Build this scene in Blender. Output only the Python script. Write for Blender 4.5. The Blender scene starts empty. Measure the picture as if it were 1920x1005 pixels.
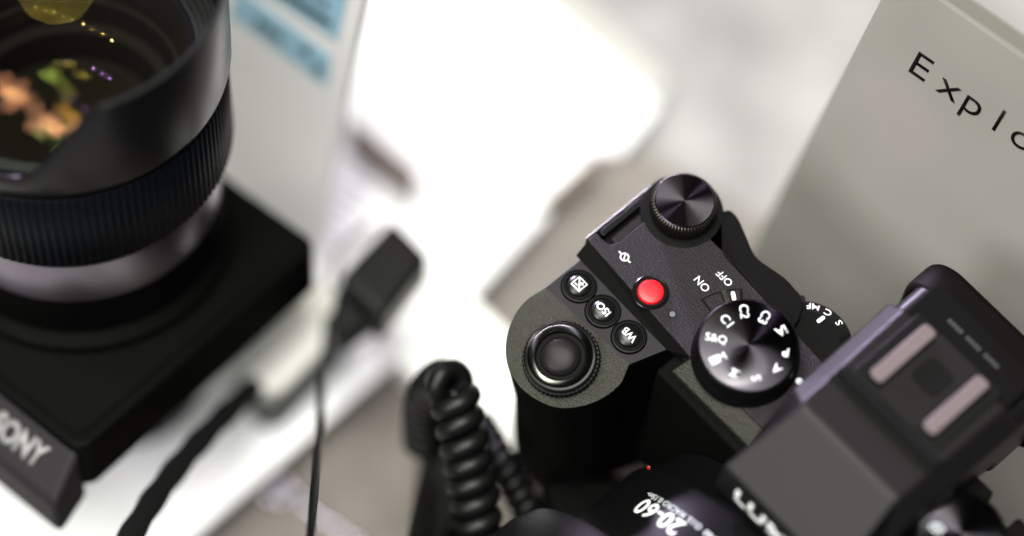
import bpy, bmesh, math, random
from mathutils import Vector, Matrix, Euler
random.seed(7)
S = bpy.context.scene
COL = S.collection
PI = math.pi
MM = 0.001
# ------------------------------------------------------------------ camera
FPX, CX, CY = 5700.0, 960.0, 502.5          # focal length and centre in photo pixels (1920 wide)
up = Vector((360, 2640, 5700)).normalized()  # world up seen from the camera
ax = (Vector((1, 0, 0)) - up * up.x).normalized()
ay = up.cross(ax)
RW = Matrix((ax, ay, up))                    # camera axes -> world
def ray(px, py):
    return RW @ Vector(((px - CX) / FPX, -(py - CY) / FPX, -1.0))
CAM = -ray(1330, 520) * 640.0
CAM.z += 120.0                               # millimetres
cd = bpy.data.cameras.new('camera'); cam = bpy.data.objects.new('camera', cd); COL.objects.link(cam)
cam.matrix_world = Matrix.Translation(CAM * MM) @ RW.to_4x4()
cd.sensor_width = 36.0; cd.lens = FPX * 36.0 / 1920.0
cd.clip_start = 0.01; cd.clip_end = 50.0
cd.dof.use_dof = True; cd.dof.focus_distance = 0.637; cd.dof.aperture_fstop = 2.5
S.camera = cam
# ------------------------------------------------------------------ world and lamps
w = bpy.data.worlds.new('World'); S.world = w; w.use_nodes = True
w.node_tree.nodes['Background'].inputs[0].default_value = (0.9, 0.88, 0.95, 1)
w.node_tree.nodes['Background'].inputs[1].default_value = 0.02
S.view_settings.view_transform = 'Standard'; S.view_settings.look = 'None'
S.view_settings.exposure = 0.0; S.view_settings.gamma = 1.0
def area(name, target, direction, dist, sx, sy, power, color, spread=None):
    l = bpy.data.lights.new(name, 'AREA'); l.shape = 'ELLIPSE'; l.size = sx; l.size_y = sy
    l.energy = power; l.color = color
    if spread: l.spread = spread
    o = bpy.data.objects.new(name, l); COL.objects.link(o)
    d = direction.normalized(); o.location = target * MM + d * dist
    o.rotation_euler = d.to_track_quat('Z', 'Y').to_euler()
    return o
def bounce(px, py, normal):                   # direction a lamp must stand in to glint at this pixel
    r = ray(px, py).normalized(); n = normal.normalized()
    return r - 2 * r.dot(n) * n
YAW = math.radians(-47.5)
bx = Vector((math.cos(YAW), math.sin(YAW), 0)); by = Vector((-math.sin(YAW), math.cos(YAW), 0)); bz = Vector((0, 0, 1))
T0 = Vector((0, 0, 60))
area('key_softbox', T0, bz - by * 0.20 + bx * 0.02, 1.6, 1.15, 1.15, 42, (1, 0.995, 0.965))
area('side_fill', T0, Vector((-0.75, -0.55, 0.85)), 1.5, 0.6, 0.6, 15, (1, 0.98, 1.0))  # added unseen fill, brightens the boards and the card
FN = (-bx * math.sin(0.62) + bz * math.cos(0.62))
_r = ray(1605, 640); HUMP = CAM + _r * ((133.0 - CAM.z) / _r.z)
area('lilac_lamp', HUMP, bounce(1610, 640, FN), 1.3, 0.26, 0.26, 0.45, (0.82, 0.70, 1.0), spread=math.radians(9))
area('green_lamp', T0, bounce(1310, 740, (bz * math.cos(0.50) - by * math.sin(0.50) - bx * 0.05)), 1.1, 0.30, 0.30, 1.15, (0.86, 1.0, 0.36))
# ------------------------------------------------------------------ materials
def mat(name, base=(0.5, 0.5, 0.5), rough=0.5, metal=0.0, spec=0.5, bump=None, coat=0, aniso=None, noise=None, emit=None, sheen=0, trans=0):
    m = bpy.data.materials.new(name); m.use_nodes = True
    nt = m.node_tree; N = nt.nodes; L = nt.links; b = N['Principled BSDF']
    b.inputs['Base Color'].default_value = (*base, 1); b.inputs['Roughness'].default_value = rough
    b.inputs['Metallic'].default_value = metal; b.inputs['Specular IOR Level'].default_value = spec
    if coat: b.inputs['Coat Weight'].default_value = coat; b.inputs['Coat Roughness'].default_value = 0.08
    if trans: b.inputs['Transmission Weight'].default_value = trans
    tc = N.new('ShaderNodeTexCoord')
    if bump:
        sc, dist, st = bump
        t = N.new('ShaderNodeTexNoise'); t.inputs['Scale'].default_value = sc; t.inputs['Detail'].default_value = 3
        t.inputs['Roughness'].default_value = 0.55
        L.new(tc.outputs['Object'], t.inputs['Vector'])
        bp = N.new('ShaderNodeBump'); bp.inputs['Distance'].default_value = dist; bp.inputs['Strength'].default_value = st
        L.new(t.outputs['Fac'], bp.inputs['Height']); L.new(bp.outputs['Normal'], b.inputs['Normal'])
    if noise:
        sc, c2, lo, hi, det = noise
        t = N.new('ShaderNodeTexNoise'); t.inputs['Scale'].default_value = sc; t.inputs['Detail'].default_value = det
        L.new(tc.outputs['Object'], t.inputs['Vector'])
        r = N.new('ShaderNodeValToRGB'); r.color_ramp.elements[0].position = lo; r.color_ramp.elements[1].position = hi
        r.color_ramp.elements[0].color = (*base, 1); r.color_ramp.elements[1].color = (*c2, 1)
        L.new(t.outputs['Fac'], r.inputs['Fac']); L.new(r.outputs['Color'], b.inputs['Base Color'])
    if aniso:
        b.inputs['Anisotropic'].default_value = aniso
        tg = N.new('ShaderNodeTangent'); tg.direction_type = 'RADIAL'; tg.axis = 'Z'
        L.new(tg.outputs['Tangent'], b.inputs['Tangent'])
    return m
M = {}
M['plate'] = mat('black_pebbled_plastic', (0.0115, 0.0095, 0.0118), 0.46, spec=0.12, bump=(2100, 0.00032, 1.0), noise=(6500, (0.034, 0.031, 0.036), 0.55, 0.72, 2))
M['panel'] = mat('black_smooth_plastic', (0.013, 0.0115, 0.0138), 0.42, spec=0.13, bump=(2600, 0.00004, 0.5))
M['slope'] = mat('black_textured_plastic', (0.014, 0.0145, 0.0095), 0.42, spec=0.20, bump=(1900, 0.00035, 1.0))  # green cast of the light put into the base colour
M['leather'] = mat('black_leatherette', (0.0016, 0.0017, 0.0014), 0.75, spec=0.05, bump=(900, 0.0003, 0.8))
M['prism'] = mat('black_painted_metal', (0.0058, 0.0053, 0.0056), 0.40, spec=0.13, bump=(3000, 0.00003, 0.5))
M['gloss'] = mat('glossy_black', (0.004, 0.004, 0.004), 0.22, spec=0.2, bump=(4000, 0.00001, 0.3))
M['button'] = mat('button_black', (0.004, 0.004, 0.004), 0.33, spec=0.35, bump=(5000, 0.00002, 0.4))
M['gap'] = mat('deep_black', (0.003, 0.003, 0.003), 0.8, spec=0.1)
M['satin'] = mat('satin_black', (0.002, 0.002, 0.0022), 0.4, spec=0.12)
M['rubber'] = mat('black_rubber', (0.0022, 0.002, 0.002), 0.6, spec=0.05, bump=(3000, 0.00003, 0.5))
M['spun'] = mat('spun_dark_metal', (0.055, 0.051, 0.058), 0.23, metal=1, aniso=0.96)
M['bodyblack'] = mat('matt_black_shell', (0.0012, 0.0012, 0.0011), 0.6, spec=0.04)
M['spunmode'] = mat('spun_dark_top', (0.034, 0.0315, 0.0365), 0.26, metal=1, aniso=0.96)
M['ring'] = mat('satin_steel_ring', (0.16, 0.17, 0.135), 0.24, metal=1, aniso=0.9)
M['edge'] = mat('bare_metal_edge', (0.09, 0.085, 0.072), 0.34, metal=1)
M['red'] = mat('red_lacquer', (0.62, 0.004, 0.010), 0.42, spec=0.4)
M['white'] = mat('white_print', (0.62, 0.64, 0.64), 0.5)
M['greyprint'] = mat('grey_print', (0.40, 0.43, 0.45), 0.5)
M['steel'] = mat('hot_shoe_steel', (0.10, 0.077, 0.080), 0.5, metal=0.1, spec=0.3, bump=(3000, 0.00002, 0.5))
M['strapmetal'] = mat('strap_rail_steel', (0.2, 0.195, 0.2), 0.35, metal=1)
M['dimprint'] = mat('dim_grey_print', (0.17, 0.17, 0.17), 0.5)
M['satinprint'] = mat('faint_grey_print', (0.03, 0.03, 0.031), 0.5)
M['reddot'] = mat('red_dot', (0.22, 0.008, 0.005), 0.4)
M['ledgrey'] = mat('grey_lamp_window', (0.07, 0.08, 0.085), 0.4)
# ------------------------------------------------------------------ frames and objects
class Frame:
    def __init__(s, o, x, z):
        s.z = z.normalized(); s.x = (x - s.z * x.dot(s.z)).normalized(); s.y = s.z.cross(s.x); s.o = o
        s.A = Matrix((s.x, s.y, s.z))
    def L(s, px, py, z=0.0):                  # pixel -> local point at local height z (mm)
        d = ray(px, py); oz = s.o + s.z * z
        t = (oz - CAM).dot(s.z) / d.dot(s.z)
        return s.A @ (CAM + d * t - s.o)
    def mw(s):
        m = s.A.transposed().to_4x4(); m.translation = s.o * MM
        return m
    def sub(s, p, z=None, x=None):            # a frame given in this frame's coordinates
        T = s.A.transposed()
        return Frame(s.o + T @ Vector(p), T @ Vector(x or (1, 0, 0)), T @ Vector(z or (0, 0, 1)))
def plane_frame(px, depth, zcam, xcam):
    return Frame(CAM + ray(*px) * depth, RW @ Vector(xcam), RW @ Vector(zcam))
def tag(o, label=None, cat=None, group=None, kind=None):
    if label: o['label'] = label
    if cat: o['category'] = cat
    if group: o['group'] = group
    if kind: o['kind'] = kind
    return o
def root(name, F, label, cat, group=None):
    o = bpy.data.objects.new(name, None); COL.objects.link(o); o.matrix_world = F.mw(); o.empty_display_size = 0.01
    return tag(o, label, cat, group)
def link(name, me, m, parent=None, bevel=0, smooth=True, seg=2, mats=None, angle=35):
    o = bpy.data.objects.new(name, me); COL.objects.link(o)
    for mm_ in (mats or [m]): me.materials.append(mm_)
    if smooth:
        for p in me.polygons: p.use_smooth = True
    if parent is not None: o.parent = parent
    if bevel:
        b = o.modifiers.new('bevel', 'BEVEL'); b.width = bevel * MM; b.segments = seg; b.limit_method = 'ANGLE'; b.angle_limit = math.radians(angle); b.harden_normals = True
    elif smooth:
        e = o.modifiers.new('split', 'EDGE_SPLIT'); e.split_angle = math.radians(angle)
    return o
def mesh(verts, faces, name='m'):
    me = bpy.data.meshes.new(name); me.from_pydata([Vector(v) * MM for v in verts], [], faces); 
    bm = bmesh.new(); bm.from_mesh(me); bmesh.ops.recalc_face_normals(bm, faces=bm.faces); bm.to_mesh(me); bm.free(); me.update()
    return me
def prism(pts, z0, z1, inset=0.0, shift=(0, 0)):       # outline (top z may vary per point) extruded down
    n = len(pts); cxm = sum(p[0] for p in pts) / n; cym = sum(p[1] for p in pts) / n
    top = [(p[0], p[1], p[2] if len(p) > 2 else z1) for p in pts]
    bot = []
    for p in pts:
        dx, dy = p[0] - cxm, p[1] - cym; l = math.hypot(dx, dy) or 1
        bot.append((p[0] - dx / l * inset + shift[0], p[1] - dy / l * inset + shift[1], z0))
    f = [list(range(n)), list(range(2 * n - 1, n - 1, -1))] + [[i, i + n, (i + 1) % n + n, (i + 1) % n] for i in range(n)]
    return mesh(top + bot, f)
def box(x0, x1, y0, y1, z0, z1):
    return prism([(x0, y0), (x1, y0), (x1, y1), (x0, y1)], z0, z1)
def lathe(prof, seg=96, teeth=0, depth=0, rmin=0, caps=False):
    V = []; F = []
    k = len(prof)
    for i in range(seg):
        a = 2 * PI * i / seg
        for r, z in prof:
            rr = r
            if teeth and r > rmin:
                ph = (a * teeth / (2 * PI)) % 1
                rr = r - depth * (0.5 - 0.5 * math.cos(2 * PI * ph))
            V.append((rr * math.cos(a), rr * math.sin(a), z))
    for i in range(seg):
        j = (i + 1) % seg
        for q in range(k - 1):
            F.append((i * k + q, j * k + q, j * k + q + 1, i * k + q + 1))
    if caps and prof[0][0] > 0.001: F.append([i * k for i in range(seg)])
    if caps and prof[-1][0] > 0.001: F.append([i * k + k - 1 for i in range(seg)])
    me = bpy.data.meshes.new('lathe'); me.from_pydata([Vector(v) * MM for v in V], [], F)
    bm = bmesh.new(); bm.from_mesh(me); bmesh.ops.remove_doubles(bm, verts=bm.verts, dist=1e-7); bmesh.ops.recalc_face_normals(bm, faces=bm.faces); bm.to_mesh(me); bm.free()
    return me
def move(me, p, z=None, x=None):
    """put a mesh at local point p (mm) with its z along z"""
    zz = Vector(z or (0, 0, 1)).normalized(); xx = Vector(x or (1, 0, 0)); xx = (xx - zz * xx.dot(zz)).normalized()
    A = Matrix((xx, zz.cross(xx), zz)).transposed().to_4x4(); A.translation = Vector(p) * MM
    me.transform(A); return me
def at(o, p, z=None, x=None):                 # same, but on the object (keeps its own centre for radial brushing)
    zz = Vector(z or (0, 0, 1)).normalized(); xx = Vector(x or (1, 0, 0)); xx = (xx - zz * xx.dot(zz)).normalized()
    A = Matrix((xx, zz.cross(xx), zz)).transposed().to_4x4(); A.translation = Vector(p) * MM
    o.matrix_local = A; return o
def join(meshes):
    bm = bmesh.new()
    for me in meshes: bm.from_mesh(me)
    me = bpy.data.meshes.new('joined'); bm.to_mesh(me); bm.free(); return me
def text(s, cap, off=0.0, th=0.05, xs=1.0, spacing=1.0, res=6):     # flat lettering, cap height in mm, centred
    c = bpy.data.curves.new('t', 'FONT'); c.body = s; c.size = 1.0; c.space_character = spacing
    c.offset = off; c.align_x = 'LEFT'; c.resolution_u = res; c.extrude = 0.0
    o = bpy.data.objects.new('t', c); COL.objects.link(o)
    bpy.context.view_layer.update()
    me = bpy.data.meshes.new_from_object(o.evaluated_get(bpy.context.evaluated_depsgraph_get()))
    COL.objects.unlink(o); bpy.data.objects.remove(o)
    k = cap / 0.70
    xsv = [v.co.x for v in me.vertices]; x0, x1 = min(xsv), max(xsv)
    for v in me.vertices:
        v.co = Vector(((v.co.x - (x0 + x1) / 2) * k * xs, (v.co.y - 0.35) * k, 0)) * MM
    me['w'] = (x1 - x0) * k * xs
    bm = bmesh.new(); bm.from_mesh(me)
    bmesh.ops.remove_doubles(bm, verts=bm.verts, dist=1e-8)
    r = bmesh.ops.extrude_face_region(bm, geom=bm.faces[:])
    for v in [g for g in r['geom'] if isinstance(g, bmesh.types.BMVert)]: v.co.z += th * MM
    bmesh.ops.recalc_face_normals(bm, faces=bm.faces); bm.to_mesh(me); bm.free()
    return me
def stroke(pts, wd, th=0.05, z=0.0, closed=False):    # flat line of width wd through points
    out = []
    n = len(pts)
    for i in range(n if closed else n - 1):
        a = Vector(pts[i]); b = Vector(pts[(i + 1) % n]); d = (b - a).normalized(); q = Vector((-d.y, d.x)) * wd / 2
        e = d * (wd / 2 if closed else 0)
        out.append(prism([(a - e + q)[:], (a - e - q)[:], (b + e - q)[:], (b + e + q)[:]], z, z + th + 0.003 * i))
    return join(out)
def capsule(l, wd, th, z=0.0, n=10):
    pts = []
    for s in (1, -1):
        for i in range(n + 1):
            a = -PI / 2 + PI * i / n + (0 if s > 0 else PI)
            pts.append((s * (l - wd) / 2 + wd / 2 * math.cos(a), wd / 2 * math.sin(a)))
    return prism(pts, z, z + th)
def rrect(x0, x1, y0, y1, r, n=6):
    pts = []
    for (cx_, cy_, a0) in ((x1 - r, y0 + r, -90), (x1 - r, y1 - r, 0), (x0 + r, y1 - r, 90), (x0 + r, y0 + r, 180)):
        for i in range(n + 1):
            a = math.radians(a0 + 90 * i / n); pts.append((cx_ + r * math.cos(a), cy_ + r * math.sin(a)))
    return pts
def tube(path, rad, seg=14, close=True):
    P = [Vector(p) for p in path]; n = len(P); V = []; F = []
    nrm = None
    for i in range(n):
        t = (P[min(i + 1, n - 1)] - P[max(i - 1, 0)]).normalized()
        if nrm is None: nrm = t.orthogonal().normalized()
        nrm = (nrm - t * nrm.dot(t)).normalized(); bn = t.cross(nrm)
        r = rad[i] if isinstance(rad, (list, tuple)) else rad
        for k in range(seg):
            a = 2 * PI * k / seg; V.append((P[i] + (nrm * math.cos(a) + bn * math.sin(a)) * r)[:])
    for i in range(n - 1):
        for k in range(seg):
            F.append((i * seg + k, i * seg + (k + 1) % seg, (i + 1) * seg + (k + 1) % seg, (i + 1) * seg + k))
    F.append(list(range(seg))[::-1]); F.append([(n - 1) * seg + k for k in range(seg)])
    return mesh(V, F)
def spline(pts, n=12):
    P = [Vector(p) for p in pts]; P = [P[0] * 2 - P[1]] + P + [P[-1] * 2 - P[-2]]; out = []
    for i in range(1, len(P) - 2):
        for k in range(n):
            t = k / n; a, b, c, d = P[i - 1:i + 3]
            out.append(0.5 * ((2 * b) + (c - a) * t + (2 * a - 5 * b + 4 * c - d) * t * t + (-a + 3 * b - 3 * c + d) * t ** 3))
    out.append(P[-2]); return out
# ------------------------------------------------------------------ setting: table and mat
W = Frame(Vector((0, 0, 0)), Vector((1, 0, 0)), bz)
M['concrete'] = mat('pale_concrete', (0.205, 0.20, 0.195), 0.45, noise=(30, (0.345, 0.342, 0.337), 0.36, 0.66, 10), bump=(500, 0.0003, 0.3))
M['taupe'] = mat('taupe_table_mat', (0.088, 0.074, 0.062), 0.5, noise=(60, (0.125, 0.108, 0.094), 0.3, 0.7, 5))
t = link('table_top', box(-900, 900, -700, 900, -30, 0), M['concrete'], bevel=2); tag(t, kind='structure')
t['label'] = 'pale mottled concrete table top under everything'
def quad(pix, z):
    return [tuple(W.L(px, py, z)[:2]) for px, py in pix]
mt = link('table_mat', prism(quad([(1135, 262), (1700, 560), (2300, 900), (2300, 1700), (300, 1700), (200, 1100), (700, 600)], 1.6), 0.3, 1.6), M['taupe'], bevel=0.4)
tag(mt, 'taupe brown table mat lying under the cameras, showing between the white boards', 'table mat')
M['littaupe'] = mat('lit_taupe_mat', (0.148, 0.130, 0.115), 0.5, noise=(60, (0.19, 0.170, 0.155), 0.3, 0.7, 5))
o = link('lit_mat_patch', prism(quad([(1140, 250), (1700, 560), (1500, 900), (1200, 860), (870, 560)], 2.6), 1.9, 2.6), M['littaupe'], bevel=0.2)  # paler copy of the mat colour, laid where more light falls
tag(o, 'paler mat patch standing for the brighter light between the white boards and the camera with the red button', 'paper sheet')
# white boards
M['paper'] = mat('white_board', (0.93, 0.93, 0.93), 0.35)
M['paper2'] = mat('cream_white_board', (0.84, 0.85, 0.80), 0.4)
def board(name, pix, z0, z1, m, label, cat, group=None, bev=0.8):
    o = link(name, prism(quad(pix, z1), z0, z1), m, bevel=bev); return tag(o, label, cat, group)
board('white_board', [(1232, 195), (1162, 284), (1050, 275), (560, 640), (100, 500), (560, -330), (800, -180)], 4.2, 8, M['paper'], 'large glossy white board reaching to the top of the photo', 'board', 'white boards under the cameras')
board('white_board', [(1112, 289), (1018, 374), (300, 1020), (0, 560), (620, 120)], 8.3, 11, M['paper'], 'white board with the brown-edged corner notch beside the top dial', 'board', 'white boards under the cameras')
board('white_board', [(1030, 395), (885, 555), (745, 672), (360, 1010), (150, 1200), (-500, 1000), (-100, 500), (560, 260)], 11.3, 14, M['paper'], 'white board under the portrait camera at the lower left', 'board', 'white boards under the cameras')
board('white_board', [(872, 545), (1120, 790), (960, 900), (744, 672), (730, 610)], 2.0, 13.6, M['paper2'], 'cream white board running beneath the curly cords', 'board', 'white boards under the cameras')
M['cream'] = mat('pale_cream_board', (0.42, 0.415, 0.385), 0.5)
M['brown'] = mat('brown_strip', (0.16, 0.12, 0.09), 0.5)
board('cream_board', [(1215, 215), (1256, 150), (860, -210), (700, -150), (1000, 250)], 2.9, 3.9, M['cream'], 'pale cream board showing beside the large glossy white board at the top', 'board', 'white boards under the cameras')
o = board('dark_strip', [(652, 228), (660, 218), (784, 322), (776, 334)], 14.2, 32, M['brown'], 'thin brown strip lying across the white board beside the blue-stickered card', 'strip'); 
board('dark_strip', [(1108, 286), (1122, 298), (1026, 386), (1013, 374)], 4.5, 13.5, M['brown'], 'thin brown strip along the white board corner left of the topmost dial', 'strip')  # plain brown bar along the corner notch
# ------------------------------------------------------------------ main camera
B = Frame(W.L(1403, 690, 120), bx, bz)
cam_root = root('mirrorless_camera', B, 'black mirrorless camera with red record button and spun metal dials', 'camera')
def P(name, me, m, parent=None, **k): return link(name, me, m, parent or cam_root, **k)
L = B.L
def grip_z(y): return -5 - max(0.0, (-17.6 - y)) * math.tan(math.radians(13))
def Lg(px, py):
    z = -6.0
    for _ in range(6):
        p = L(px, py, z); z = grip_z(p.y)
    return (p.x, p.y, z)
# grip top: flat button panel and the slope in front of it
g_out = [(1022, 539), (985, 564), (960, 600), (948, 645), (953, 690), (976, 727), (1010, 752), (1047, 765), (1090, 762), (1130, 747), (1162, 722), (1172, 704)]
def dens(pts, n=4):
    s = spline([Vector(p) for p in pts], n); return [tuple(v) for v in s]
go = dens([Lg(*p) for p in g_out], 4)
gf = Lg(1180, 684); g13 = (L(1252, 655, -4.5).x, L(1252, 655, -4.5).y, -4.5); gback = (L(1300, 640, -4.5).x, -5.0, -4.5); g0 = (go[0][0] + 0.3, -3.5, -4.5)
top = [g0] + go + [gf, g13, gback]
n = len(top)
def taperpt(p, z, k):                        # the grip narrows downwards
    return (p[0] + (3.5 if p[0] < -36 else 0) * k, p[1] + max(0, -(p[1] + 18)) * 0.38 * k, z)
lv = [top] + [[taperpt((p[0], p[1], 0), z, k) for p in top] for z, k in ((-14, 0.15), (-30, 0.55), (-50, 0.7), (-74, 1.0))]
V = []; F = []
for ring in lv: V += ring
for r in range(len(lv) - 1):
    for i in range(n): F.append([r * n + i, (r + 1) * n + i, (r + 1) * n + (i + 1) % n, r * n + (i + 1) % n])
ifl = 1; igf = 1 + len(go)                   # fold runs from top[1] to gf
bot = len(V) - n
F.append([bot + i for i in range(n)])
Vg = list(V)
F2 = F + [[0, 1, igf, igf + 1, igf + 2], list(range(1, igf + 1))]
gm = mesh(Vg, F2)
o = P('grip', gm, M['slope'], bevel=0.35, mats=[M['slope'], M['panel'], M['leather']], seg=2, angle=9)
for p in gm.polygons:
    c = p.center / MM
    if abs(p.normal.z) < 0.5 or c.z < -20: p.material_index = 2
    elif len(p.vertices) == 5: p.material_index = 1
# body below the top plate
body_pts = [(-43.2, -4.6), (-14, -4.6), (-14, -13.5), (14, -13.5), (86, -13.5), (89, -10), (89, 11), (86, 16), (56, 17), (16, 17), (4, 20), (-14, 21.5), (-22, 22.5), (-34, 22.8), (-43.2, 16)]
P('body', prism([(p[0] + 0.4 * (p[0] < 0), p[1] + (0.4 if p[1] < 0 else -0.4)) for p in body_pts], -56, -5.2), M['leather'], bevel=1.0)
# top plate
fl = L(1293, 668, 0); stp = L(1104, 453, 0)
plate = [(-43.6, stp.y), (fl.x, fl.y), (12.5, -7.2), (60, -7.2), (84, -7.2), (88, -3), (88, 9), (84, 12.6), (12, 12.6), (-22, 14.4), (-28, 20), (-36, 21.5), (-43, 18), (-43.6, 12)]
# the slot for the strap lug is a real notch in the left edge
sl = [(-43.6, 11.5), (-42.6, 12.2), (-41.0, 11.6), (-39.8, 9.4), (-38.9, 7.5), (-38.9, -0.2), (-39.6, -2.2), (-41.6, -2.6), (-43.6, -2.4)]
P('top_plate', prism(plate[:-1] + sl + [], -6.5, 0), M['plate'], bevel=0.5, seg=3)
P('slot_floor', box(-43.1, -38.5, -3.2, 12.4, -4.5, -2.8), M['gap'])
lug = P('strap_rail', join([prism(rrect(-43.4, -41.9, -2.0, 11.0, 0.6), -2.0, -0.15), ]), M['satin'], bevel=0.25)
P('rail_pad', prism(rrect(-41.0, -39.2, -0.8, 9.6, 0.8), -2.9, -1.4), M['plate'], bevel=0.3, parent=lug)
P('edge_trim', prism([(-44.25, -5), (-43.75, -5), (-43.75, 14), (-44.25, 14)], -7, -0.4), M['strapmetal'], bevel=0.15)
bl1, bl2, bt1, bt2 = L(1080, 479, -4.45), L(1250, 656, -4.45), L(1102, 452, -0.1), L(1291, 668, -0.1)
P('step_band', mesh([(bt1.x, bt1.y + .05, -0.1), (bt2.x, bt2.y + .05, -0.1), (bl2.x, bl2.y, -4.45), (bl1.x, bl1.y, -4.45), (bt1.x, bt1.y + 1, -6), (bt2.x, bt2.y + 1, -6)], [[0, 1, 2, 3], [0, 3, 4], [1, 5, 2], [3, 2, 5, 4]]), M['gap'], smooth=False)
# front strip sloping down in front of the mode dial
s1 = L(1259, 695, -2.6); s2 = L(1372, 806, -2.6)
zs = -2.6
vs = [(fl.x + 0.3, fl.y + 0.05, -0.25), (13, -7.15, -0.25), (13, s2.y, zs), (s1.x, s1.y, zs), (fl.x + 0.3, -6, -9), (13, -6, -9), (13, s2.y + 0.6, -9), (s1.x + .4, s1.y + 0.6, -9)]
P('front_bevel', mesh(vs, [[0, 1, 2, 3], [3, 2, 6, 7], [0, 3, 7, 4], [1, 5, 6, 2], [0, 4, 5, 1], [4, 7, 6, 5]]), M['slope'], bevel=0.4)
# thumb rest behind the plate
th = [(-29.5, 14), (-29.5, 21.5), (-27, 22.8), (-22, 21.0), (-17.5, 19.2), (-13, 19.8), (-8.8, 20.4), (-4, 19.6), (-1.6, 17.5), (-0.8, 13.0), (-10, 13.6), (-20, 14.4)]
P('thumb_rest', prism(dens([(a, b, 0) for a, b in th], 4)[:-1], -30, -1.4, shift=(0, 1.0)), M['rubber'], bevel=0.8, seg=3)
P('thumb_ridge', prism([(-8.5, 13.4), (-7.0, 21.0), (-4, 20.6), (-1.0, 18.0), (-0.4, 12.9)], -20, -1.1), M['plate'], bevel=0.8)
# buttons on the panel
def button(px, py, art, z=-4.5):
    c = L(px, py, z + 1)
    b = P('function_button', lathe([(0, 1.25), (1.1, 1.16), (1.9, 0.92), (2.35, 0.55), (2.5, 0.0), (2.5, -0.6)], 64), M['button'])
    at(b, (c.x, c.y, z))
    P('bezel', lathe([(2.75, 0.12), (2.95, 0.42), (3.15, 0.42), (3.25, 0.1), (3.6, 0.06), (3.75, 0.25), (3.9, 0.02), (3.9, -0.2), (2.7, -0.2)], 64), M['satin'], parent=b)
    P('button_gap', lathe([(0, 0.05), (2.75, 0.05), (2.75, -0.3)], 48), M['gap'], parent=b)
    t_ = art(); move(t_, (0, 0, 1.02), None, (-1, 0, 0))
    for v in t_.vertices:
        r2 = (v.co.x ** 2 + v.co.y ** 2) / MM / MM
        v.co.z += (0.24 - 0.085 * r2) * MM
    P('lettering', t_, M['white'], parent=b, smooth=False)
    return b
def art_exp():
    s = 1.18
    m1 = stroke([(-s, -s), (s, -s), (s, s), (-s, s)], 0.22, closed=True)
    tri = prism([(-s, -s), (s, -s), (s, s)], 0, 0.03)
    return join([m1, stroke([(-s, s), (s, -s)], 0.26, th=0.07), stroke([(0.05, 0.55), (0.8, 0.55)], 0.26, th=0.062), stroke([(-0.85, -0.42), (0.05, -0.42)], 0.25, th=0.066), stroke([(-0.4, -0.85), (-0.4, 0.02)], 0.25, th=0.072)])
def dense(me, it=1):
    bm = bmesh.new(); bm.from_mesh(me); bmesh.ops.triangulate(bm, faces=bm.faces)
    bmesh.ops.subdivide_edges(bm, edges=bm.edges, cuts=it, use_grid_fill=True); bm.to_mesh(me); bm.free(); return me
button(1086, 533, lambda: dense(art_exp(), 2))
button(1131, 580, lambda: dense(text('ISO', 1.6, off=0.022, spacing=1.0), 1))
button(1180, 628, lambda: dense(text('WB', 1.7, off=0.022, xs=0.92), 1))
# record button
c = L(1221, 545, 1.0)
rb = P('record_button', lathe([(0, 0.95), (1.2, 0.93), (2.1, 0.84), (2.6, 0.66), (2.8, 0.35), (2.85, -0.5)], 72), M['red']); at(rb, (c.x, c.y, 0.1))
P('bezel', lathe([(3.25, -0.1), (3.35, 0.2), (3.45, 0.28), (3.6, 0.1), (3.75, 0.18), (3.95, 0.04), (3.95, -0.3), (3.25, -0.3)], 72), M['gloss'], parent=rb)
P('button_gap', lathe([(0, 0.02), (3.35, 0.02), (3.35, -0.3)], 48), M['gap'], parent=rb)
# small status lamp and its ring
c = L(1261, 589, 0)
sl_ = P('status_lamp', lathe([(0, 0.14), (0.55, 0.12), (0.7, 0.0)], 32), M['ledgrey']); at(sl_, (c.x, c.y, 0.02))
P('bezel', lathe([(0.72, 0.05), (0.9, 0.05), (0.9, -0.1), (0.72, -0.1)], 32), M['gap'], parent=sl_)
# printing on the plate
c = L(1171, 482, 0)
ring = lathe([(0.72, 0.0), (0.72, 0.05), (1.0, 0.05), (1.0, 0.0)], 40)
c1 = L(1316, 533, 0); c2 = L(1358, 522, 0)
prints = [move(ring, (c.x, c.y, 0.0)), move(stroke([(-1.75, 0), (-0.74, 0)], 0.3), (c.x, c.y, 0.006)), move(stroke([(0.74, 0), (1.75, 0)], 0.3), (c.x, c.y, 0.006)), move(stroke([(0, -0.7), (0, 0.7)], 0.24), (c.x, c.y, 0.007), None, (0.85, 0.5, 0)),
          move(text('ON', 1.72, off=0.0, spacing=1.02), (c1.x, c1.y, 0.004), None, (-1, 0.06, 0)), move(text('OFF', 1.62, off=0.0), (c2.x, c2.y, 0.004), None, (-1, 0.02, 0))]
P('lettering', join(prints), M['white'], smooth=False)
# rear dial
SPN = [(0, 0.0), (6.15, 0.0), (6.3, -0.12), (6.3, -0.4)]
c = L(1284, 376, 5.2)
rd = P('rear_dial', lathe([(6.35, 5.0), (6.85, 4.75), (7.15, 4.4), (7.2, 1.4), (6.7, 0.8), (6.7, -0.5)], 360, teeth=60, depth=0.32, rmin=6.7), M['satin'], mats=[M['edge']], angle=50); at(rd, (c.x, c.y, 0))
k = P('dial_cap', lathe(SPN, 96), M['spun'], parent=rd); at(k, (0, 0, 5.2))
P('dial_shade', lathe([(0, 0.04), (8.6, 0.04), (8.9, -0.2), (8.9, -1.0)], 96), M['gap'], parent=rd)  # flat black disc paints the shadowed gap round the dial
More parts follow.
